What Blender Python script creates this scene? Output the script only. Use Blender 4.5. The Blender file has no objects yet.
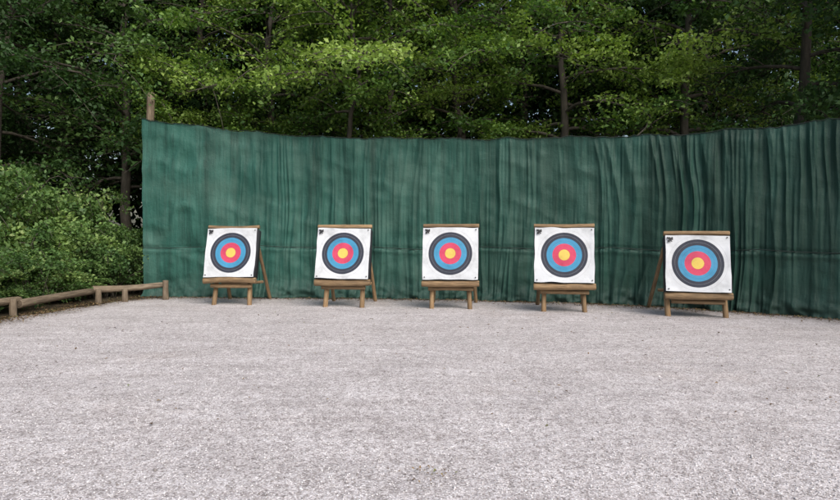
import bpy, math, numpy as np
from mathutils import Vector, Matrix, Quaternion
rad=math.radians
scene=bpy.context.scene
COL=scene.collection

# ---------------------------------------------------------------- helpers
def link(o): COL.objects.link(o); return o
def mesh_np(name, V, F, tint=None, smooth=False):
    V=np.asarray(V,dtype=np.float32); F=np.asarray(F,dtype=np.int32)
    me=bpy.data.meshes.new(name)
    k=F.shape[1]
    me.vertices.add(len(V)); me.vertices.foreach_set("co",V.ravel())
    me.loops.add(F.size); me.loops.foreach_set("vertex_index",F.ravel())
    me.polygons.add(len(F))
    me.polygons.foreach_set("loop_start",np.arange(0,F.size,k,dtype=np.int32))
    me.polygons.foreach_set("loop_total",np.full(len(F),k,dtype=np.int32))
    if smooth: me.polygons.foreach_set("use_smooth",np.ones(len(F),dtype=bool))
    me.update(calc_edges=True)
    if tint is not None:
        a=me.attributes.new("tint",'FLOAT','POINT'); a.data.foreach_set("value",np.asarray(tint,dtype=np.float32))
    return me
def obj(name, me, mat=None, parent=None, **props):
    o=bpy.data.objects.new(name,me)
    if mat is not None and me is not None and len(me.materials)==0: me.materials.append(mat)
    link(o)
    if parent is not None: o.parent=parent
    for k,v in props.items(): o[k]=v
    return o
def smoothstep(t): return t*t*(3-2*t)
def vnoise(x,y,seed):
    r=np.random.RandomState(seed); T=r.rand(256,256)*2-1
    xi=np.floor(x).astype(int); yi=np.floor(y).astype(int)
    fx=smoothstep(x-xi); fy=smoothstep(y-yi)
    g=lambda a,b:T[a%256,b%256]
    return (g(xi,yi)*(1-fx)+g(xi+1,yi)*fx)*(1-fy)+(g(xi,yi+1)*(1-fx)+g(xi+1,yi+1)*fx)*fy
def tube(P,R,seg=8):
    P=np.asarray(P,float); R=np.asarray(R,float); n=len(P)
    T=np.gradient(P,axis=0); T/=np.linalg.norm(T,axis=1)[:,None]+1e-9
    up=np.array([0,0,1.]) if abs(T[0,2])<.8 else np.array([1.,0,0])
    V=[];
    for i in range(n):
        a=np.cross(T[i],up); a/=np.linalg.norm(a)+1e-9; b=np.cross(T[i],a)
        th=np.linspace(0,2*np.pi,seg,endpoint=False)
        V.append(P[i]+R[i]*(np.cos(th)[:,None]*a+np.sin(th)[:,None]*b))
    V=np.vstack(V); F=[]
    for i in range(n-1):
        for j in range(seg):
            k=(j+1)%seg
            F.append((i*seg+j,i*seg+k,(i+1)*seg+k,(i+1)*seg+j))
    return V,np.array(F)
class Acc:
    def __init__(s): s.V=[];s.F=[];s.n=0
    def add(s,V,F): s.V.append(V); s.F.append(np.asarray(F)+s.n); s.n+=len(V)
    def mesh(s,name,smooth=True): return mesh_np(name,np.vstack(s.V),np.vstack(s.F),smooth=smooth)

# ---------------------------------------------------------------- materials
def newmat(name):
    m=bpy.data.materials.new(name); m.use_nodes=True
    nt=m.node_tree; nt.nodes.clear()
    out=nt.nodes.new('ShaderNodeOutputMaterial')
    return m,nt,out
def N(nt,t,**kw):
    n=nt.nodes.new(t)
    for k,v in kw.items():
        n.inputs[k.replace('__',' ')].default_value=v
    return n
def L(nt,a,b): nt.links.new(a,b)
def ramp(nt,src,stops,interp='LINEAR'):
    r=nt.nodes.new('ShaderNodeValToRGB'); r.color_ramp.interpolation=interp
    e=r.color_ramp.elements
    while len(e)<len(stops): e.new(.5)
    for i,(p,c) in enumerate(stops):
        e[i].position=p; e[i].color=(c[0],c[1],c[2],1)
    L(nt,src,r.inputs['Fac']); return r
def mixc(nt,f,a,b,blend='MIX'):
    m=nt.nodes.new('ShaderNodeMixRGB'); m.blend_type=blend
    for s,v in ((m.inputs[0],f),(m.inputs[1],a),(m.inputs[2],b)):
        if hasattr(v,'node'): L(nt,v,s)
        elif isinstance(v,(int,float)): s.default_value=v
        else: s.default_value=(v[0],v[1],v[2],1)
    return m.outputs[0]
def coords(nt,scale=(1,1,1)):
    tc=nt.nodes.new('ShaderNodeTexCoord'); mp=nt.nodes.new('ShaderNodeMapping')
    mp.inputs['Scale'].default_value=scale
    L(nt,tc.outputs['Object'],mp.inputs['Vector']); return mp.outputs['Vector']
def noise(nt,vec,scale,detail=4,rough=.55):
    n=N(nt,'ShaderNodeTexNoise',Scale=scale,Detail=detail,Roughness=rough); L(nt,vec,n.inputs['Vector']); return n.outputs['Fac']

def leaf_mat(name,stops,trans=.35):
    m,nt,out=newmat(name)
    at=nt.nodes.new('ShaderNodeAttribute'); at.attribute_name='tint'
    r=ramp(nt,at.outputs['Fac'],stops)
    if trans<=0:
        d=N(nt,'ShaderNodeBsdfDiffuse'); L(nt,r.outputs['Color'],d.inputs['Color']); L(nt,d.outputs[0],out.inputs['Surface']); return m
    d=N(nt,'ShaderNodeBsdfPrincipled',Roughness=.5); d.inputs['Specular IOR Level'].default_value=.3
    L(nt,r.outputs['Color'],d.inputs['Base Color'])
    t=nt.nodes.new('ShaderNodeBsdfTranslucent')
    c=mixc(nt,1.0,r.outputs['Color'],(1.25,1.3,.6),'MULTIPLY'); L(nt,c,t.inputs['Color'])
    mx=nt.nodes.new('ShaderNodeMixShader'); mx.inputs[0].default_value=trans
    L(nt,d.outputs[0],mx.inputs[1]); L(nt,t.outputs[0],mx.inputs[2]); L(nt,mx.outputs[0],out.inputs['Surface'])
    return m
M_leaf_light=leaf_mat('light_green_leaves',[(0,(.025,.062,.018)),(.35,(.075,.16,.035)),(.65,(.20,.32,.065)),(1,(.38,.51,.14))],.33)
M_leaf_mid=leaf_mat('mid_green_leaves',[(0,(.018,.048,.018)),(.5,(.055,.12,.035)),(1,(.16,.27,.07))],.2)
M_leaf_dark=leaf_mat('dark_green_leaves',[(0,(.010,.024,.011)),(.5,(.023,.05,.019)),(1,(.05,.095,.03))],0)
M_leaf_bramble=leaf_mat('bramble_leaves',[(0,(.035,.085,.025)),(.45,(.11,.205,.06)),(.8,(.26,.38,.12)),(1,(.43,.51,.24))],.25)
M_leaf_ivy=leaf_mat('shrub_leaves',[(0,(.025,.065,.022)),(.5,(.075,.15,.045)),(1,(.19,.29,.09))],.2)

def bark_mat():
    m,nt,out=newmat('tree_bark'); v=coords(nt,(1,1,.25))
    n=noise(nt,v,9,6,.65)
    r=ramp(nt,n,[(.3,(.03,.026,.02)),(.6,(.085,.075,.058)),(.8,(.15,.14,.11))])
    b=N(nt,'ShaderNodeBsdfPrincipled',Roughness=.9); L(nt,r.outputs[0],b.inputs['Base Color'])
    bp=N(nt,'ShaderNodeBump',Strength=.6,Distance=.03); L(nt,n,bp.inputs['Height']); L(nt,bp.outputs[0],b.inputs['Normal'])
    L(nt,b.outputs[0],out.inputs['Surface']); return m
M_bark=bark_mat()

def wood_mat(name,c0,c1,c2):
    m,nt,out=newmat(name)
    v=coords(nt,(1,1,.12)); v2=coords(nt,(1,1,1))
    n=noise(nt,v,28,6,.6); n2=noise(nt,v2,4,3,.5)
    oi=nt.nodes.new('ShaderNodeObjectInfo')
    r=ramp(nt,n,[(.32,c0),(.52,c1),(.72,c2)])
    mm=nt.nodes.new('ShaderNodeMath'); mm.operation='MULTIPLY'; mm.inputs[1].default_value=.45; L(nt,n2,mm.inputs[0])
    c=mixc(nt,mm.outputs[0],r.outputs[0],(.12,.10,.075))
    mr=N(nt,'ShaderNodeMapRange'); mr.inputs['To Min'].default_value=.72; mr.inputs['To Max'].default_value=1.2
    L(nt,oi.outputs['Random'],mr.inputs['Value'])
    c=mixc(nt,1.0,c,mr.outputs[0],'MULTIPLY')
    b=N(nt,'ShaderNodeBsdfPrincipled',Roughness=.8); L(nt,c,b.inputs['Base Color'])
    bp=N(nt,'ShaderNodeBump',Strength=.5,Distance=.008); L(nt,n,bp.inputs['Height']); L(nt,bp.outputs[0],b.inputs['Normal'])
    L(nt,b.outputs[0],out.inputs['Surface']); return m
M_wood=wood_mat('peeled_log_wood',(.11,.07,.033),(.28,.175,.085),(.43,.30,.16))
M_oldwood=wood_mat('weathered_log_wood',(.08,.058,.038),(.20,.15,.10),(.32,.26,.185))

def simple(name,c,rough=.8,ns=12,var=.35):
    m,nt,out=newmat(name); n=noise(nt,coords(nt),ns,4,.6)
    c=mixc(nt,n,tuple(x*(1-var) for x in c),tuple(x*(1+var) for x in c))
    b=N(nt,'ShaderNodeBsdfPrincipled',Roughness=rough); L(nt,c,b.inputs['Base Color'])
    L(nt,b.outputs[0],out.inputs['Surface']); return m
M_boss=simple('black_foam',(.016,.018,.024),.75,30)
M_ink=simple('black_ink',(.012,.012,.016),.6)
M_cable=simple('dark_cable',(.008,.02,.016),.7)
M_pin=simple('black_pin',(.02,.02,.02),.4)

def face_mat():
    m,nt,out=newmat('printed_target_paper')
    tc=nt.nodes.new('ShaderNodeTexCoord')
    sep=nt.nodes.new('ShaderNodeSeparateXYZ'); L(nt,tc.outputs['Object'],sep.inputs[0])
    cmb=nt.nodes.new('ShaderNodeCombineXYZ'); L(nt,sep.outputs[0],cmb.inputs[0]); L(nt,sep.outputs[2],cmb.inputs[1])
    ln=nt.nodes.new('ShaderNodeVectorMath'); ln.operation='LENGTH'; L(nt,cmb.outputs[0],ln.inputs[0])
    W=(.61,.64,.68); K=(.020,.026,.046); B=(.045,.26,.46); R=(.56,.048,.115); G=(.68,.50,.10)
    st=[(0,G),(.056,(.5,.3,.03)),(.058,G),(.116,(.35,.03,.03)),(.119,R),(.180,(.42,.02,.06)),(.182,R),(.243,(.02,.1,.2)),(.246,B),
        (.303,(.02,.16,.3)),(.305,B),(.366,K),(.425,(.2,.22,.25)),(.428,K),(.488,W),(.549,(.40,.41,.45)),(.551,W),(.610,(.45,.45,.48)),(.612,W)]
    r=ramp(nt,ln.outputs['Value'],st,'CONSTANT')
    oi=nt.nodes.new('ShaderNodeObjectInfo'); ofs=nt.nodes.new('ShaderNodeVectorMath'); ofs.operation='ADD'
    sc=nt.nodes.new('ShaderNodeMath'); sc.operation='MULTIPLY'; sc.inputs[1].default_value=37; L(nt,oi.outputs['Random'],sc.inputs[0])
    L(nt,tc.outputs['Object'],ofs.inputs[0]); L(nt,sc.outputs[0],ofs.inputs[1])
    n=noise(nt,ofs.outputs[0],3.0,6,.65)
    dirt=ramp(nt,n,[(.35,(1,1,1)),(.52,(.92,.92,.91)),(.72,(.70,.70,.69))])
    c=mixc(nt,1.0,r.outputs[0],dirt.outputs[0],'MULTIPLY')
    vo=N(nt,'ShaderNodeTexVoronoi',Scale=26.0); L(nt,ofs.outputs[0],vo.inputs['Vector'])
    hole=ramp(nt,vo.outputs['Distance'],[(0,(.35,.33,.3)),(.10,(1,1,1))],'CONSTANT')
    near=ramp(nt,ln.outputs['Value'],[(0,(1,1,1)),(.36,(0,0,0))])
    c2=mixc(nt,1.0,c,hole.outputs[0],'MULTIPLY'); c=mixc(nt,near.outputs[0],c,c2)
    b=N(nt,'ShaderNodeBsdfPrincipled',Roughness=.65); L(nt,c,b.inputs['Base Color'])
    n2=noise(nt,ofs.outputs[0],5,4,.5)
    bp=N(nt,'ShaderNodeBump',Strength=.5,Distance=.03); L(nt,n2,bp.inputs['Height']); L(nt,bp.outputs[0],b.inputs['Normal'])
    L(nt,b.outputs[0],out.inputs['Surface']); return m
M_face=face_mat()

def gravel_mat():
    m,nt,out=newmat('pale_gravel'); v=coords(nt)
    vo=N(nt,'ShaderNodeTexVoronoi',Scale=82.0); L(nt,v,vo.inputs['Vector'])
    vo2=N(nt,'ShaderNodeTexVoronoi',Scale=34.0); L(nt,v,vo2.inputs['Vector'])
    hs=nt.nodes.new('ShaderNodeSeparateColor'); L(nt,vo.outputs['Color'],hs.inputs[0])
    hs2=nt.nodes.new('ShaderNodeSeparateColor'); L(nt,vo2.outputs['Color'],hs2.inputs[0])
    stone=ramp(nt,hs.outputs[0],[(0,(.26,.24,.235)),(.18,(.49,.465,.47)),(.6,(.655,.635,.655)),(.9,(.80,.785,.81)),(1,(.88,.87,.89))])
    big=ramp(nt,hs2.outputs[1],[(0,(.72,.71,.70)),(.3,(.97,.97,.97)),(1,(1.06,1.06,1.06))])
    c=mixc(nt,1.0,stone.outputs[0],big.outputs[0],'MULTIPLY')
    gap=ramp(nt,vo.outputs['Distance'],[(.35,(1,1,1)),(.75,(.68,.65,.64))])
    c=mixc(nt,1.0,c,gap.outputs[0],'MULTIPLY')
    n1=noise(nt,v,1.1,6,.6); r1=ramp(nt,n1,[(.3,(.85,.84,.835)),(.65,(1.05,1.05,1.05))])
    c=mixc(nt,1.0,c,r1.outputs[0],'MULTIPLY')
    n2=noise(nt,v,9,4,.6); r2=ramp(nt,n2,[(.34,(.80,.785,.78)),(.62,(1.05,1.05,1.05))])
    c=mixc(nt,1.0,c,r2.outputs[0],'MULTIPLY')
    n4=noise(nt,coords(nt,(.5,2.6,1)),1.3,5,.6); r4=ramp(nt,n4,[(.36,(.89,.88,.875)),(.6,(1.03,1.03,1.03))])
    c=mixc(nt,1.0,c,r4.outputs[0],'MULTIPLY')
    n3=noise(nt,v,.45,5,.65); r3=ramp(nt,n3,[(.56,(0,0,0)),(.72,(1,1,1))])
    mm=nt.nodes.new('ShaderNodeMath'); mm.operation='MULTIPLY'; mm.inputs[1].default_value=.45; L(nt,r3.outputs[0],mm.inputs[0])
    cb=mixc(nt,1.0,c,(.82,.75,.68),'MULTIPLY'); c=mixc(nt,mm.outputs[0],c,cb)
    # darker, browner strip near net and log rail
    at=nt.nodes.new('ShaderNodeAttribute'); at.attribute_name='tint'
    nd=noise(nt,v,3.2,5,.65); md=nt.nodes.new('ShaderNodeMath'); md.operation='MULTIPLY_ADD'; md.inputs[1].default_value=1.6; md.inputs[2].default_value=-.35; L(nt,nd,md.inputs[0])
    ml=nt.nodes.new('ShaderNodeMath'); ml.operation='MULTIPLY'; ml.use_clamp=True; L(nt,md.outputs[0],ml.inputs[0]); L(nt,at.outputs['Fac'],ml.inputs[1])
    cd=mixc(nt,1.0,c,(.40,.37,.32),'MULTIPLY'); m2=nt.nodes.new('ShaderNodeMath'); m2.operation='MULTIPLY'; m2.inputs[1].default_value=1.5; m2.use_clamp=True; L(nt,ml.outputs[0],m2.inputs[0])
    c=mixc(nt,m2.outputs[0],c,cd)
    b=N(nt,'ShaderNodeBsdfPrincipled',Roughness=.85); L(nt,c,b.inputs['Base Color'])
    bp=N(nt,'ShaderNodeBump',Strength=.6,Distance=.007); bp.invert=True; L(nt,vo.outputs['Distance'],bp.inputs['Height'])
    bp2=N(nt,'ShaderNodeBump',Strength=.5,Distance=.03); L(nt,n2,bp2.inputs['Height']); L(nt,bp.outputs[0],bp2.inputs['Normal'])
    L(nt,bp2.outputs[0],b.inputs['Normal'])
    L(nt,b.outputs[0],out.inputs['Surface']); return m
M_gravel=gravel_mat()
def pebble_mat():
    m,nt,out=newmat('loose_pebbles')
    at=nt.nodes.new('ShaderNodeAttribute'); at.attribute_name='tint'
    r=ramp(nt,at.outputs['Fac'],[(0,(.21,.19,.18)),(.25,(.45,.43,.43)),(.7,(.66,.64,.66)),(1,(.84,.83,.84))])
    b=N(nt,'ShaderNodeBsdfPrincipled',Roughness=.8); L(nt,r.outputs[0],b.inputs['Base Color']); L(nt,b.outputs[0],out.inputs['Surface']); return m
M_pebble=pebble_mat()
def soil_mat():
    m,nt,out=newmat('forest_soil'); v=coords(nt)
    n=noise(nt,v,2.5,8,.7); r=ramp(nt,n,[(.3,(.03,.022,.013)),(.55,(.08,.06,.034)),(.75,(.06,.08,.025))])
    b=N(nt,'ShaderNodeBsdfPrincipled',Roughness=.95); L(nt,r.outputs[0],b.inputs['Base Color'])
    n2=noise(nt,v,22,5,.7); bp=N(nt,'ShaderNodeBump',Strength=.8,Distance=.04); L(nt,n2,bp.inputs['Height']); L(nt,bp.outputs[0],b.inputs['Normal'])
    L(nt,b.outputs[0],out.inputs['Surface']); return m
M_soil=soil_mat()
def litter_mat():
    m,nt,out=newmat('dry_leaf_litter')
    at=nt.nodes.new('ShaderNodeAttribute'); at.attribute_name='tint'
    r=ramp(nt,at.outputs['Fac'],[(0,(.05,.03,.015)),(.5,(.15,.09,.04)),(.85,(.27,.19,.09)),(1,(.12,.17,.05))])
    b=N(nt,'ShaderNodeBsdfPrincipled',Roughness=.85); L(nt,r.outputs[0],b.inputs['Base Color']); L(nt,b.outputs[0],out.inputs['Surface']); return m
M_litter=litter_mat()

def net_mat():
    m,nt,out=newmat('green_windbreak_net')
    v=coords(nt); vs=coords(nt,(2.2,2.2,.20)); vs2=coords(nt,(9,9,.35))
    n1=noise(nt,vs,1.0,6,.62); n2=noise(nt,vs2,1.0,5,.6); n5=noise(nt,coords(nt,(.7,.7,.8)),1.0,6,.62)
    base=ramp(nt,n1,[(.30,(.019,.085,.066)),(.5,(.032,.124,.098)),(.72,(.050,.162,.130))])
    st=ramp(nt,n2,[(.38,(.60,.58,.58)),(.56,(1,1,1))])
    c=mixc(nt,.7,base.outputs[0],st.outputs[0],'MULTIPLY')
    fd=ramp(nt,n5,[(.46,(0,0,0)),(.70,(.6,.6,.6))]); c=mixc(nt,fd.outputs[0],c,(.095,.190,.155))
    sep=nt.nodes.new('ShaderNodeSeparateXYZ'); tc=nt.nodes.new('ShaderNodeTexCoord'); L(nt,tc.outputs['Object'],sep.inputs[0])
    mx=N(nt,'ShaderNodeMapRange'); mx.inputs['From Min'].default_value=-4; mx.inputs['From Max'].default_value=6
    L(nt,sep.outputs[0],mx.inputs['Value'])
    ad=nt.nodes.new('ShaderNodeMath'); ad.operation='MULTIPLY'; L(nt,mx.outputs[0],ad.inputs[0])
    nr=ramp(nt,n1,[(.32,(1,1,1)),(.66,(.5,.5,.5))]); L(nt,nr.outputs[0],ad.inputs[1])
    c=mixc(nt,ad.outputs[0],c,(.014,.043,.031))  # shade on the right end of the net, painted into its colour
    n6=noise(nt,coords(nt,(1.9,1.9,.05)),1.0,5,.6); s6=ramp(nt,n6,[(.56,(0,0,0)),(.66,(1,1,1))])
    mz2=N(nt,'ShaderNodeMapRange'); mz2.inputs['From Min'].default_value=.5; mz2.inputs['From Max'].default_value=4; mz2.inputs['To Min'].default_value=.1; mz2.inputs['To Max'].default_value=.5
    L(nt,sep.outputs[2],mz2.inputs['Value']); mu=nt.nodes.new('ShaderNodeMath'); mu.operation='MULTIPLY'; L(nt,s6.outputs[0],mu.inputs[0]); L(nt,mz2.outputs[0],mu.inputs[1])
    c=mixc(nt,mu.outputs[0],c,(.012,.034,.026))
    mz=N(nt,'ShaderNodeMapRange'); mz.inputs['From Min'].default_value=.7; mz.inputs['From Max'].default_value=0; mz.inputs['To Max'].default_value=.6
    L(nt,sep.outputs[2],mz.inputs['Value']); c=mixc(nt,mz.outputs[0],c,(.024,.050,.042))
    d=N(nt,'ShaderNodeBsdfPrincipled',Roughness=.6); d.inputs['Specular IOR Level'].default_value=.35; L(nt,c,d.inputs['Base Color'])
    wv=N(nt,'ShaderNodeTexNoise',Scale=60.0,Detail=3); L(nt,v,wv.inputs['Vector'])
    bp=N(nt,'ShaderNodeBump',Strength=.3,Distance=.01); L(nt,wv.outputs['Fac'],bp.inputs['Height'])
    cr_=noise(nt,coords(nt,(14,14,1.1)),1.0,5,.6)
    bp3=N(nt,'ShaderNodeBump',Strength=.45,Distance=.04); L(nt,cr_,bp3.inputs['Height']); L(nt,bp.outputs[0],bp3.inputs['Normal'])
    cr2=noise(nt,coords(nt,(2.4,2.4,3.0)),1.0,6,.65)
    bp4=N(nt,'ShaderNodeBump',Strength=.5,Distance=.06); L(nt,cr2,bp4.inputs['Height']); L(nt,bp3.outputs[0],bp4.inputs['Normal']); L(nt,bp4.outputs[0],d.inputs['Normal'])
    t=nt.nodes.new('ShaderNodeBsdfTranslucent'); L(nt,c,t.inputs['Color'])
    mxs=nt.nodes.new('ShaderNodeMixShader'); mxs.inputs[0].default_value=.12
    L(nt,d.outputs[0],mxs.inputs[1]); L(nt,t.outputs[0],mxs.inputs[2]); L(nt,mxs.outputs[0],out.inputs['Surface']); return m
M_net=net_mat()

# net line (used by the net, gravel edge darkening and litter)
PX=np.array([-7.44,-5.87,-3.98,-2.11,0,2.02,3.87,5.11,6.23,7.17,8.23,9.4,10.4,11.0])
PY=np.array([16.3,16.22,16.12,16.0,15.75,15.35,14.75,14.2,13.5,12.8,11.85,10.6,9.0,7.2])
PT=np.array([4.84,4.61,4.40,4.26,4.21,4.14,4.07,4.01,3.98,3.96,3.95,3.92,3.9,3.9])
sl=np.concatenate([[0],np.cumsum(np.hypot(np.diff(PX),np.diff(PY)))])
def cr(s,P):
    i=np.clip(np.searchsorted(sl,s)-1,0,len(sl)-2); t=(s-sl[i])/(sl[i+1]-sl[i])
    m=np.gradient(P,sl); h=sl[i+1]-sl[i]
    return (2*t**3-3*t**2+1)*P[i]+(t**3-2*t**2+t)*h*m[i]+(-2*t**3+3*t**2)*P[i+1]+(t**3-t**2)*h*m[i+1]

# ---------------------------------------------------------------- ground
gx=np.linspace(-1,1,121); gg=np.sign(gx)*np.abs(gx)**3*400
X,Y=np.meshgrid(gg,gg+5); 
Z=-.035+np.zeros_like(X)
bank=np.clip((-8.3-X)/3,0,1)*np.clip((60-np.abs(Y-10))/40,0,1)
Z=Z+.5*bank*smoothstep(np.clip(bank,0,1))
n=121; idx=np.arange(n*n).reshape(n,n)
F=np.stack([idx[:-1,:-1],idx[:-1,1:],idx[1:,1:],idx[1:,:-1]],-1).reshape(-1,4)
obj('ground',mesh_np('ground',np.stack([X,Y,Z],-1).reshape(-1,3),F,smooth=True),M_soil,kind='structure',label='dark woodland soil with leaf mould under the trees',category='ground')
ys=np.linspace(-14,17.2,260); us=np.linspace(0,1,260)
xl=np.interp(ys,[-14,12,14.5,16,17.2],[-8.15,-8.05,-7.75,-7.3,-7.2]); xl=xl+.12*vnoise(ys*1.4,ys*0,3)
X=xl[:,None]*(1-us)+26*us; Y=np.repeat(ys[:,None],260,1)
Z=.008+.012*vnoise(X*.9,Y*.9,5)+.006*vnoise(X*3,Y*3,6)
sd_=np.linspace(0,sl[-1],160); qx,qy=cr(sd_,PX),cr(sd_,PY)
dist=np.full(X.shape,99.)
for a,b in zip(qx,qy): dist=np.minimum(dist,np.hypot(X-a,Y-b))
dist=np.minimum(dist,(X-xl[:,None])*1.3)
edge_dark=np.clip(1-dist/.9,0,1)**.8
n=260; idx=np.arange(n*n).reshape(n,n)
F=np.stack([idx[:-1,:-1],idx[:-1,1:],idx[1:,1:],idx[1:,:-1]],-1).reshape(-1,4)
obj('gravel_yard',mesh_np('gravel_yard',np.stack([X,Y,Z],-1).reshape(-1,3),F,tint=edge_dark.ravel(),smooth=True),M_gravel,kind='structure',label='open yard of pale pinkish grey gravel',category='gravel')
r=np.random.RandomState(1); n=46000
y=2.6+8.5*r.rand(n)**1.6; x=(r.rand(n)*2-1)*(y*.78+.4)
k=x>-7.7; x=x[k]; y=y[k]; n=len(x)
s=.0035+.006*r.rand(n)**2
s=np.where(r.rand(n)<.01,s*1.7,s)
O=np.array([[1,0,0],[0,1,0],[-1,0,0],[0,-1,0],[0,0,.75],[0,0,-.5]])
base=O[None]*(1+.5*(r.rand(n,6,3)-.5))*s[:,None,None]
th=r.rand(n)*6.28; c,sn=np.cos(th),np.sin(th)
bx=base[...,0]*c[:,None]-base[...,1]*sn[:,None]; by=base[...,0]*sn[:,None]+base[...,1]*c[:,None]
z0=.008+.012*vnoise(x*.9,y*.9,5)+.006*vnoise(x*3,y*3,6)
V=np.stack([bx+x[:,None],by+y[:,None],base[...,2]+z0[:,None]+s[:,None]*.3],-1).reshape(-1,3)
T=np.array([[0,1,4],[1,2,4],[2,3,4],[3,0,4],[1,0,5],[2,1,5],[3,2,5],[0,3,5]])
F=(T[None]+6*np.arange(n)[:,None,None]).reshape(-1,3)
obj('gravel',mesh_np('gravel',V,F,tint=np.repeat(r.rand(n),6)),M_pebble,kind='stuff',label='loose pale pebbles scattered over the gravel yard',category='gravel')

# ---------------------------------------------------------------- leaves builder
def leaves(C,size,r,upbias=.75,aspect=.6):
    n=len(C)
    nrm=r.randn(n,3)*.55; nrm[:,2]+=upbias; nrm/=np.linalg.norm(nrm,axis=1)[:,None]
    d=r.randn(n,3); d-=nrm*np.sum(d*nrm,1)[:,None]; d/=np.linalg.norm(d,axis=1)[:,None]+1e-9
    s=np.cross(nrm,d); L_=size*(.6+.8*r.rand(n))[:,None]
    a=C; b=C+d*L_*.45+s*L_*aspect*.5+nrm*L_*.1; c=C+d*L_-nrm*L_*.12; e=C+d*L_*.45-s*L_*aspect*.5+nrm*L_*.1
    V=np.stack([a,b,c,e],1).reshape(-1,3); F=np.arange(4*n).reshape(n,4)
    return V,F
def tree_meshes(seed,H,cb,R,nl,size,trunk_r=.2,limbs=26,flat=.09,spread=.33,zmin=0,clump=1.5):
    r=np.random.RandomState(seed); acc=Acc()
    m=12; t=np.linspace(0,1,m); wx=np.cumsum(r.randn(m)*.13); wy=np.cumsum(r.randn(m)*.11); wx-=wx[0]; wy-=wy[0]
    TP=np.stack([wx,wy,t*H],1); acc.add(*tube(TP,trunk_r*(1-.85*t)*(1+.35*np.exp(-t*18)),9))
    tw=[];tb=[]
    for i in range(limbs):
        f=(i+r.rand()*.8)/limbs; h=cb+(H*.97-cb)*f
        p0=np.array([np.interp(h/H,t,wx),np.interp(h/H,t,wy),h])
        az=i*2.4+r.rand()*1.2; prof=math.sin(math.pi*min(1,.22+.72*f))**.7
        Ln=R*prof*(.55+.65*r.rand())
        k=7; s=np.linspace(0,1,k)
        az_s=az+np.cumsum(r.randn(k)*.12)
        rise=(.15+.75*r.rand())*(.5+f); droop=(.25+.5*r.rand())*(1-.4*f)
        P=p0+np.stack([np.cos(az_s)*s*Ln,np.sin(az_s)*s*Ln,(s*rise-droop*s*s)*Ln],1)
        acc.add(*tube(P,(trunk_r*.33*(1-.6*f))*(1-.88*s)+.006,5))
        br=r.rand()
        for j in range(10):
            s0=.2+.8*(j+.5)/10; q=np.array([np.interp(s0,s,P[:,a]) for a in range(3)])
            a2=az+(1 if j%2 else -1)*(.4+.7*r.rand()); l2=Ln*(.20+.30*r.rand())*(1.15-.5*s0)+.3
            ss=np.linspace(0,1,4); up=r.randn()*.35
            Q=q+np.stack([np.cos(a2)*ss*l2,np.sin(a2)*ss*l2,(ss*(.15+up)-.32*ss*ss)*l2],1)
            if Q[:,2].min()>zmin: acc.add(*tube(Q,.014*(1-.8*ss)+.003,4))
            tw.append(Q); tb.append(.65*br+.35*r.rand())
    tw=np.array(tw); tb=np.array(tb)
    wgt=np.linalg.norm(tw[:,-1]-tw[:,0],axis=1)*(.05+r.rand(len(tw))**clump); wgt/=wgt.sum()
    ii=r.choice(len(tw),nl,p=wgt); s=r.rand(nl)*3; k=np.minimum(s.astype(int),2); f=(s-k)[:,None]
    C=tw[ii,k]*(1-f)+tw[ii,k+1]*f
    C=C+r.randn(nl,3)*np.array([spread,spread,flat])*(.5+.5*r.rand(nl))[:,None]
    kp=C[:,2]>zmin; C=C[kp]; ii=ii[kp]; nl=len(C)
    V,F=leaves(C,size,r)
    tint=np.clip(.76*tb[ii]+.30*r.rand(nl)-.01,0,1)
    return acc.mesh('trunk'),mesh_np('crown',V,F,tint=np.repeat(tint,4))

def with_mat(pair,lm):
    a,b=pair; a.materials.append(M_bark); b.materials.append(lm); return pair
light=[with_mat(tree_meshes(10+i,13.5,4.2,3.8,22000,.12,.17,30,.12,.20,4.3,2.6),M_leaf_light) for i in range(3)]
mid=[with_mat(tree_meshes(30+i,15,3.4,4.2,20000,.145,.2,30,.2,.28,0,2.2),M_leaf_mid) for i in range(3)]
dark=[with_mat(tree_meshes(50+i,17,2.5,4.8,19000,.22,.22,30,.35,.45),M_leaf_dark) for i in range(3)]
shrub_tree=[with_mat(tree_meshes(70+i,6.5,4.3,1.6,10000,.095,.07,18,.14,.2,4.1),M_leaf_light) for i in range(2)]
hang=with_mat(tree_meshes(81,9.5,5.2,3.0,16000,.12,.12,24,.13,.22,4.35,2.2),M_leaf_light)

def place_tree(pair,x,y,rot,s,label,cat='tree',name='tree',group='trees of the wood'):
    e=obj(name,None,label=label,category=cat,group=group); e.location=(x,y,-.04); e.rotation_euler=(0,0,rot); e.scale=(s,s,s*(1+.06*math.sin(x*7)))
    obj('trunk',pair[0],parent=e); obj('crown',pair[1],parent=e); return e
LL='slender broadleaf tree with light green leaves behind the green net'
LM='broadleaf tree with mid green leaves at the wood edge'
LD='tall dark green tree deep in the wood'
r=np.random.RandomState(4)
for i,(x,y,k,j,s) in enumerate([(-9.9,20.2,'m',0,.95),(-4.9,20.2,'l',0,1.0),(-1.4,20.2,'l',1,.97),(1.4,19.3,'l',2,1.02),(4.5,18.6,'l',0,1.0),(7.4,18.2,'l',1,1.0),(10.2,16.6,'m',2,.95),(13.0,13.8,'m',2,1.0),(13.6,9.5,'d',2,.9)]):
    place_tree({'l':light,'m':mid,'d':dark}[k][j],x,y,i*1.7+.4,s,{'l':LL,'m':LM,'d':LD}[k])
e=place_tree(hang,-2.3,17.7,2.6,1.0,'light green tree with branches hanging over the net top'); e.scale=(1,1,1)
for i,x in enumerate(np.arange(-21,20,4.1)):
    place_tree((mid,light,mid,dark)[i%4][i%3],x+r.randn()*.6,24+r.randn()*.8,i*2.1,1.0+.1*r.rand(),LM)
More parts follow.
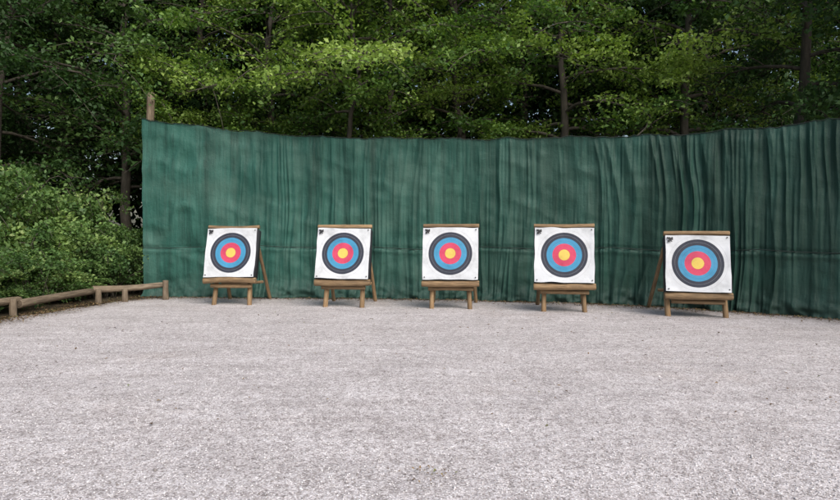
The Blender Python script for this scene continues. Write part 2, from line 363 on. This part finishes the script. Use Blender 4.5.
for i,x in enumerate(np.arange(-27,28,4.9)):
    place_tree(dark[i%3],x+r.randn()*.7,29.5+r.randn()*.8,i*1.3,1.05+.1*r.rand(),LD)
for i,(x,y,k,j,s) in enumerate([(-13.2,18.6,'m',2,.85),(-16.0,14.5,'d',1,.8),(-17.5,20,'m',1,1),(-19,11.5,'m',2,.95)]):
    place_tree({'l':light,'m':mid,'d':dark}[k][j],x,y,i*1.9+.8,s,'dense dark tree standing over the bramble bank')
place_tree(shrub_tree[0],-7.0,18.9,.4,1.0,'young bushy tree with yellow green leaves behind the net',name='young_tree',group='young trees behind the net')
place_tree(shrub_tree[1],-5.6,19.2,2.4,.99,'young bushy tree with yellow green leaves behind the net',name='young_tree',group='young trees behind the net')
n=45000; C=np.stack([(r.rand(n)*2-1)*52,35+r.rand(n)*4,r.rand(n)**.8*21],1)
C[:,1]+=1.5*vnoise(C[:,0]*.5,C[:,2]*.5,8)
V,F=leaves(C,.62,r,.5,.7)
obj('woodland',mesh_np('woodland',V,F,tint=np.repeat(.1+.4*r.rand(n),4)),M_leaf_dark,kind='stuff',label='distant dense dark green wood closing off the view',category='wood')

# ---------------------------------------------------------------- brambles
def bramble_mesh(seed,R,H,nl,size):
    r=np.random.RandomState(seed); acc=Acc(); tw=[];tb=[]
    NT=60
    for i in range(NT):
        az=r.rand()*6.283; L_=R*(.35+.8*r.rand()); h=H*(.3+.8*r.rand()**.8)
        s=np.linspace(0,1,8); ox,oy=r.randn(2)*R*.25
        P=np.stack([ox+np.cos(az)*s*L_,oy+np.sin(az)*s*L_,h*(1-(1-s*1.45)**2)/1.0],1)
        P[:,2]=np.maximum(P[:,2],.03)+.02*r.randn(8)
        acc.add(*tube(P,.009*(1-.7*s)+.003,4)); tw.append(P); tb.append(r.rand())
    tw=np.array(tw); tb=np.array(tb)
    w=.12+r.rand(NT)**1.8; w/=w.sum()
    ii=r.choice(NT,nl,p=w); s=1+r.rand(nl)**.8*5.999; k=s.astype(int); k=np.minimum(k,6); f=(s-k)[:,None]
    C=tw[ii,k]*(1-f)+tw[ii,k+1]*f+r.randn(nl,3)*np.array([.10,.10,.08])
    C[:,2]=np.maximum(C[:,2],.03)
    V,F=leaves(C,size,r,.6,.7)
    return acc.mesh('stem'),mesh_np('foliage',V,F,tint=np.repeat(np.clip(.68*tb[ii]+.34*r.rand(nl)-.02,0,1),4))
br=[with_mat(bramble_mesh(90+i,1.5,2.0,11000,.095),[M_leaf_bramble,M_leaf_ivy,M_leaf_bramble][i]) for i in range(3)]
def place_bramble(pair,x,y,z,rot,s,sz):
    e=obj('bramble_bush',None,label='tangled pale green bramble bush behind the log rail',category='bush',group='bramble bushes on the bank')
    e.location=(x,y,z); e.rotation_euler=(0,0,rot); e.scale=(s,s,s*sz)
    obj('stem',pair[0],parent=e); obj('foliage',pair[1],parent=e)
for i,(x,y,s,sz) in enumerate([(-9.7,12.2,.8,.8),(-10.9,13.6,1.1,1.2),(-9.3,14.0,.75,.75),(-9.6,15.6,.95,.95),(-8.6,16.6,.75,1.0),(-11.5,15.6,1.2,1.15),
        (-10.3,17.6,1.1,1.15),(-12.8,12.3,1.2,1.4),(-13.5,15.2,1.3,1.3),(-9.9,10.4,.8,.8),(-11.6,10.6,1.1,1.2),(-12.6,17.6,1.2,1.2),(-8.9,15.2,.5,.5),(-9.0,12.9,.5,.5),(-8.5,18.0,.8,1.1),(-10.2,8.6,.9,.9)]):
    z=.5*np.clip((-8.3-x)/3,0,1)-.06
    place_bramble(br[i%3],x,y,float(z),i*1.37,s,sz)
n=26000; C=np.stack([-8.5-6*r.rand(n)**1.3,8+11*r.rand(n),.02+.28*r.rand(n)],1)
C[:,2]+=.5*np.clip((-8.3-C[:,0])/3,0,1)
C=C[(vnoise(C[:,0]*1.7,C[:,1]*1.7,12)+.5*vnoise(C[:,0]*5,C[:,1]*5,13))>-.15]
V,F=leaves(C,.085,r,.8,.5)
obj('ground_cover',mesh_np('ground_cover',V,F,tint=np.repeat(r.rand(len(C)),4)),M_leaf_ivy,kind='stuff',label='low weeds and ivy on the bank',category='weeds')

# ---------------------------------------------------------------- curtain
NS,NZ=2600,90
S=np.linspace(0,sl[-1],NS)
bx,by,bt=cr(S,PX),cr(S,PY),cr(S,PT)
tx,ty=np.gradient(bx,S),np.gradient(by,S); l=np.hypot(tx,ty); nx,ny=ty/l,-tx/l
sg=S+.35*vnoise(S*.5,S*0,44)
bt=bt-.075*np.abs(np.sin(sg*math.pi/1.65))**.9*(.45+.55*np.abs(vnoise(S*.45,S*0,45)))-.03*np.abs(vnoise(S*5,S*0,61))
v=np.linspace(0,1,NZ)**1.15
SS=np.repeat(S[:,None],NZ,1); VV=np.repeat(v[None],NS,0)
bz=.012+.03*np.abs(vnoise(S*3,S*0,46)); ZZ=bz[:,None]*(1-VV)+bt[:,None]*VV
ampx=np.interp(S,[0,1.5,5,8,20],[.14,.24,.5,.85,1.0])*(1+.6*vnoise(S*.55,S*0,62))
amp=ampx[:,None]*(.8+.5*vnoise(SS*.6,ZZ*.6,63))
swf=S+.45*vnoise(S*.9,S*0,64)
SW=np.repeat(swf[:,None],NZ,1)
warp=.26*vnoise(SS*.6,ZZ*.4,47)+.07*vnoise(SS*2,ZZ*.9,65)
f1=1-2*np.abs(vnoise((SW+warp)*3.6,ZZ*.16+5,41)); f2=1-2*np.abs(vnoise((SW+warp*.7)*7.5,ZZ*.32+2,42)); f3=vnoise(SS*22,ZZ*.6,43)
D=amp*(.062*f1+.036*f2+.015*f3)+.085*vnoise(SS*.7,ZZ*.35,48)*np.clip(S/1.2,0.1,1)[:,None]
sw=(np.clip(1.2-ampx,.15,1)*np.clip(.25+S/1.2,0,1))[:,None]
D=D+.06*sw*vnoise(SS*.9+ZZ*.5,ZZ*1.5-SS*.6,49)+.036*sw*(1-2*np.abs(vnoise(SS*1.6-ZZ*.8,ZZ*2.2+SS*.9,53)))+.014*vnoise(SS*4,ZZ*5,50)
D=D+.03*np.sin(sg[:,None]*math.pi/.82)*np.exp(-(bt[:,None]-ZZ)/.5)*(.5+.5*vnoise(SS*.8,ZZ*0,66))
topf=np.clip((1-VV)/.06,0,1); D=D*(.45+.55*topf)
low=np.clip((.5-ZZ)/.5,0,1); D=D+low**1.5*(.15+.13*vnoise(SS*2.2,ZZ*3,51)+.07*vnoise(SS*6,ZZ*9,52))+low*.03*vnoise(SS*9,ZZ*16,67)
def zc_(s): return 1.38+.05*vnoise(s*.5,s*0,60)-.06*np.abs(np.sin((s+.2)*math.pi/3.1))
zc=zc_(SS); D=D-.035*np.exp(-((ZZ-zc)/.04)**2)+.028*np.exp(-((ZZ-zc+.09)/.05)**2)
XX=bx[:,None]+nx[:,None]*D; YY=by[:,None]+ny[:,None]*D
idx=np.arange(NS*NZ).reshape(NS,NZ)
F=np.stack([idx[:-1,:-1],idx[1:,:-1],idx[1:,1:],idx[:-1,1:]],-1).reshape(-1,4)
cur=obj('safety_curtain',None,label='long pleated green safety net curtain behind the archery targets',category='curtain')
obj('net',mesh_np('net',np.stack([XX,YY,ZZ],-1).reshape(-1,3),F,smooth=True),M_net,parent=cur)
k=np.arange(0,NS,5)
V,F=tube(np.stack([bx[k]+nx[k]*.03,by[k]+ny[k]*.03,bt[k]+.010],1),np.full(len(k),.010),6)
obj('cable',mesh_np('top_cable',V,F,smooth=True),M_cable,parent=cur)
row=int(np.argmin(np.abs(ZZ[NS//2]-1.36)))
off=np.convolve(np.pad(D[:,row],25,'edge'),np.ones(51)/51,'valid')
V,F=tube(np.stack([bx[k]+nx[k]*(off[k]+.035),by[k]+ny[k]*(off[k]+.035),zc_(S[k])],1),np.full(len(k),.010),6)
obj('cable',mesh_np('mid_cable',V,F,smooth=True),M_cable,parent=cur)
def log_mesh(name,Ln,r0,r1,seed,seg=18,rings=9):
    r=np.random.RandomState(seed); V=[];F=[]
    th=np.linspace(0,2*np.pi,seg,endpoint=False); wob=1+.05*np.sin(2*th+r.rand()*6)+.03*np.sin(3*th+r.rand()*6)
    bend=r.randn(2)*.012
    prof=[(0,.90)]+[(f,1) for f in np.linspace(.012,.988,rings)]+[(1,.90)]
    for f,q in prof:
        R=(r0+(r1-r0)*f)*q*wob*(1+.025*r.randn())
        b=bend*math.sin(f*math.pi)*Ln
        V.append(np.stack([R*np.cos(th)+b[0],R*np.sin(th)+b[1],np.full(seg,f*Ln)],1))
    V=np.vstack(V); m=len(prof)
    faces=[[i*seg+j,i*seg+(j+1)%seg,(i+1)*seg+(j+1)%seg,(i+1)*seg+j] for i in range(m-1) for j in range(seg)]
    faces.append(list(range(seg))[::-1]); faces.append([(m-1)*seg+j for j in range(seg)])
    me=bpy.data.meshes.new(name); me.from_pydata([tuple(a) for a in V],[],faces); me.update()
    for p in me.polygons: p.use_smooth=len(p.vertices)==4
    return me
SEED=[100]
def log_between(name,a,b,r0,r1,mat,parent=None,**kw):
    a=Vector(a); b=Vector(b); d=b-a; SEED[0]+=1
    o=obj(name,log_mesh(name,d.length,r0,r1,SEED[0]),mat,parent=parent,**kw)
    o.location=a; o.rotation_mode='QUATERNION'; o.rotation_quaternion=d.to_track_quat('Z','Y'); return o
log_between('curtain_post',(-7.32,16.48,-.05),(-7.28,16.5,5.52),.11,.10,M_oldwood,label='tall brown wooden post holding up the end of the net',category='post')
for sx in (3.3,6.6,9.6,12.4,15.2,18.0):
    x,y,t=float(cr(np.array([sx]),PX)[0]),float(cr(np.array([sx]),PY)[0]),float(cr(np.array([sx]),PT)[0])
    j=int(np.argmin(np.abs(S-sx)))
    log_between('curtain_post',(x-nx[j]*.35,y-ny[j]*.35,-.05),(x-nx[j]*.35,y-ny[j]*.35,t-.12),.09,.08,M_oldwood,label='wooden post standing behind the green net',category='post',group='posts behind the net')

# ---------------------------------------------------------------- low log rail
rail=[((-8.35,9.2),(-8.3,12.55)),((-8.22,12.4),(-7.95,14.9)),((-7.98,14.75),(-6.72,15.93))]
hz=[(.36,.32),(.24,.30),(.34,.37)]
for (a,b),(z0,z1) in zip(rail,hz):
    log_between('edging_log',(a[0],a[1],z0),(b[0],b[1],z1),.088,.074,M_oldwood,label='weathered round log lying as a low rail beside the gravel',category='log',group='logs of the low edging rail')
for (x,y,h) in [(-8.2,10.3,.34),(-8.26,12.3,.38),(-7.84,14.75,.36),(-7.42,15.2,.33),(-6.66,15.8,.50)]:
    log_between('edging_post',(x+.08,y-.13,-.05),(x+.08,y-.13,h),.072,.066,M_oldwood,label='short wooden post carrying the low edging rail',category='post',group='posts of the low edging rail')

# ---------------------------------------------------------------- leaf litter
n=4600; s=r.rand(n)*19; i=np.searchsorted(S,s).clip(0,NS-1); o=np.abs(r.randn(n))*.28+.12
C=np.stack([bx[i]+nx[i]*o,by[i]+ny[i]*o,.028+.01*r.rand(n)],1)
n2=3200; y=8+8.5*r.rand(n2); C2=np.stack([-8.1+np.interp(y,[8,14.5,16.5],[0,.2,.9])+r.randn(n2)*.24,y,.03+.012*r.rand(n2)],1)
n3=420; y=5+11*r.rand(n3); C3=np.stack([(r.rand(n3)*2-1)*7,y,.026+.006*r.rand(n3)],1); C3=C3[C3[:,1]<13.5-.2*np.abs(C3[:,0])]
n4=60; C4=np.stack([.06+r.randn(n4)*.10,4.05+r.randn(n4)*.07,.026+.008*r.rand(n4)],1)
C=np.vstack([C,C2,C3]); V,F=leaves(C,.040,r,2.5,.6)
V4,F4=leaves(C4,.022,r,2.5,.5); F=np.vstack([F,F4+len(V)]); V=np.vstack([V,V4])
obj('leaf_litter',mesh_np('leaf_litter',V,F,tint=np.repeat(r.rand(len(V)//4),4)),M_litter,kind='stuff',label='dry brown leaves gathered along the net and log rail',category='leaf litter')

# ---------------------------------------------------------------- targets
def slab(name,w,h,d,bev=.012):
    import bmesh
    me=bpy.data.meshes.new(name); bm=bmesh.new()
    bmesh.ops.create_cube(bm,size=1)
    for v in bm.verts: v.co=Vector((v.co.x*w,(v.co.y+.5)*d,v.co.z*h))
    bmesh.ops.bevel(bm,geom=bm.edges[:],offset=bev,segments=3,affect='EDGES')
    bm.to_mesh(me); bm.free()
    for p in me.polygons: p.use_smooth=True
    return me
def sheet(name,w,h,seed,n=40,flut=.012):
    u=np.linspace(-.5,.5,n); X,Z=np.meshgrid(u*w,u*h)
    Yd=-flut*(1+vnoise(X*2.2+7,Z*1.4+4,seed))-.5*flut*(1+vnoise(X*5+3+Z*2,Z*4,seed+4))*.6
    e=np.maximum(np.abs(X)/w,np.abs(Z)/h)*2
    Yd-=.024*np.clip(e-.84,0,1)/.16*(vnoise(X*4,Z*4,seed+1)+.3).clip(0,1)
    X2=X+.009*vnoise(Z*4,Z*0,seed+2)*np.sign(X)*(e>.9); Z2=Z+.009*vnoise(X*4,Z*0,seed+3)*(e>.9)
    idx=np.arange(n*n).reshape(n,n); F=np.stack([idx[:-1,:-1],idx[:-1,1:],idx[1:,1:],idx[1:,:-1]],-1).reshape(-1,4)
    return mesh_np(name,np.stack([X2,Yd-.004,Z2],-1).reshape(-1,3),F,smooth=True)
def emblem(name):
    P=[(-.06,-.06),(-.01,-.06),(-.01,-.02),(.02,-.05),(.05,-.05),(.02,-.01),(.06,-.01),(.06,.06),(.02,.06),(.02,.035),(-.005,.06),(-.06,.06),(-.06,.02),(-.03,.0),(-.06,-.02)]
    me=bpy.data.meshes.new(name); me.from_pydata([(a*.85,0,b*.85) for a,b in P],[],[list(range(len(P)))]); me.update(); return me
def put(o,loc,M):
    o.matrix_local=Matrix.Translation(loc)@M
def make_target(x,y,yaw,w,zb,Hf,tl,facelab,seed,lx=.43,spread=0,backlen=1.22,roll=0):
    tilt=rad(tl)
    u=Vector((0,math.sin(tilt),math.cos(tilt))); nrm=Vector((0,-math.cos(tilt),math.sin(tilt)))
    RT=Matrix.Rotation(-tilt,4,'X')
    st=obj('target_stand',None,label='wooden log easel stand on gravel carrying an archery target',category='stand',group='archery target stands')
    st.location=(x,y,.0); st.rotation_euler=(0,0,yaw)
    tg=obj('archery_target',None,label=facelab,category='archery target',group='archery targets')
    tg.location=(x,y,.0); tg.rotation_euler=(0,0,yaw)
    d=.25
    P0=Vector((0,0,zb)); mid=P0+u*(Hf/2)
    b=obj('boss',slab('boss',w+.02,Hf-.01,d),M_boss,parent=tg); put(b,mid,RT)
    f=obj('target_face',sheet('target_face',w,Hf-.015,seed),M_face,parent=tg); put(f,mid,RT@Matrix.Rotation(roll,4,'Y'))
    e=obj('printed_emblem',emblem('printed_emblem'),M_ink,parent=tg); put(e,mid+nrm*.055+u*(Hf/2-.10)+Vector((-w/2+.10,0,0)),RT)
    for sx in (-1,1):
        for sz in (-1,1):
            p=obj('pin',log_mesh('pin',.05,.010,.014,5,8,2),M_pin,parent=tg)
            put(p,mid+Vector((sx*(w/2-.05),0,0))+u*(sz*(Hf/2-.055)),RT@Matrix.Rotation(rad(90),4,'X'))
    back=P0-nrm*(d+.065)
    for sx in (-1,1):
        t0=-back.z/u.z; a=back+u*(t0)+Vector((sx*(lx+.01*sx),0,-.03)); bt_=back+u*(Hf+.02)+Vector((sx*(lx-.04),0,0))
        log_between('front_leg',a,bt_,.056,.05,M_wood,parent=st)
        top=back+u*(Hf-.16)-nrm*.105+Vector((sx*(lx+.02),0,0))
        log_between('back_leg',(sx*(lx+.1+spread),back.y+backlen,-.03),top,.046,.042,M_wood,parent=st)
    log_between('bottom_rail',(-w/2-.02,.045,zb-.084),(w/2+.03,.05,zb-.076),.074,.070,M_wood,parent=st)
    log_between('cross_beam',(-w/2+.12,back.y-.165,zb-.2),(w/2-.1,back.y-.16,zb-.207),.05,.047,M_wood,parent=st)
    tr=P0+u*(Hf+.05)-nrm*.06
    log_between('top_rail',tr+Vector((-w/2-.015,0,0)),tr+Vector((w/2+.02,0,.004)),.050,.047,M_wood,parent=st)
    log_between('back_brace',(-lx-.1,back.y+.62,.48),(lx+.1,back.y+.64,.5),.035,.033,M_wood,parent=st)
FL='square paper target with gold, red, blue, black rings on stand'
make_target(-4.50,14.25,rad(-3),1.21,.665,1.20,15,FL,201)
make_target(-1.78,13.75,rad(-5),1.24,.665,1.20,15,FL,211,roll=rad(.6))
make_target(.66,13.40,rad(-7),1.23,.665,1.20,14,FL,221,roll=rad(-.4))
make_target(3.05,12.80,rad(-10),1.24,.645,1.20,12,FL,231,roll=rad(.5))
make_target(5.52,12.00,rad(-14),1.21,.52,1.16,13,'square ringed paper target on a lower easel near shaded net',241,.54,.10,1.45,rad(.8))

# ---------------------------------------------------------------- light, camera
sun_dir=Vector((.42,-.72,.85)).normalized()
el=math.asin(sun_dir.z); az=math.atan2(sun_dir.x,sun_dir.y)
w=bpy.data.worlds.new("World"); scene.world=w; w.use_nodes=True; nt=w.node_tree
bg=nt.nodes['Background']; sky=nt.nodes.new('ShaderNodeTexSky'); sky.sky_type='NISHITA'; sky.sun_disc=False
sky.sun_elevation=el; sky.sun_rotation=az; sky.dust_density=4; sky.air_density=1.2; sky.ozone_density=.8
nt.links.new(sky.outputs[0],bg.inputs[0]); bg.inputs[1].default_value=.15
sd=bpy.data.lights.new('sun','SUN'); sd.energy=3.0; sd.angle=rad(45); sd.color=(1,.965,.935)
so=link(bpy.data.objects.new('sun',sd)); so.rotation_euler=sun_dir.to_track_quat('Z','Y').to_euler(); so.location=(0,0,20)
cd=bpy.data.cameras.new('camera'); cd.lens=26; cd.sensor_width=36; cd.clip_end=1500
co=link(bpy.data.objects.new('camera',cd)); co.location=(0,0,1.6); co.rotation_euler=(rad(90-1.15),0,0)
scene.camera=co
scene.view_settings.view_transform='Standard'; scene.view_settings.look='None'; scene.view_settings.exposure=0
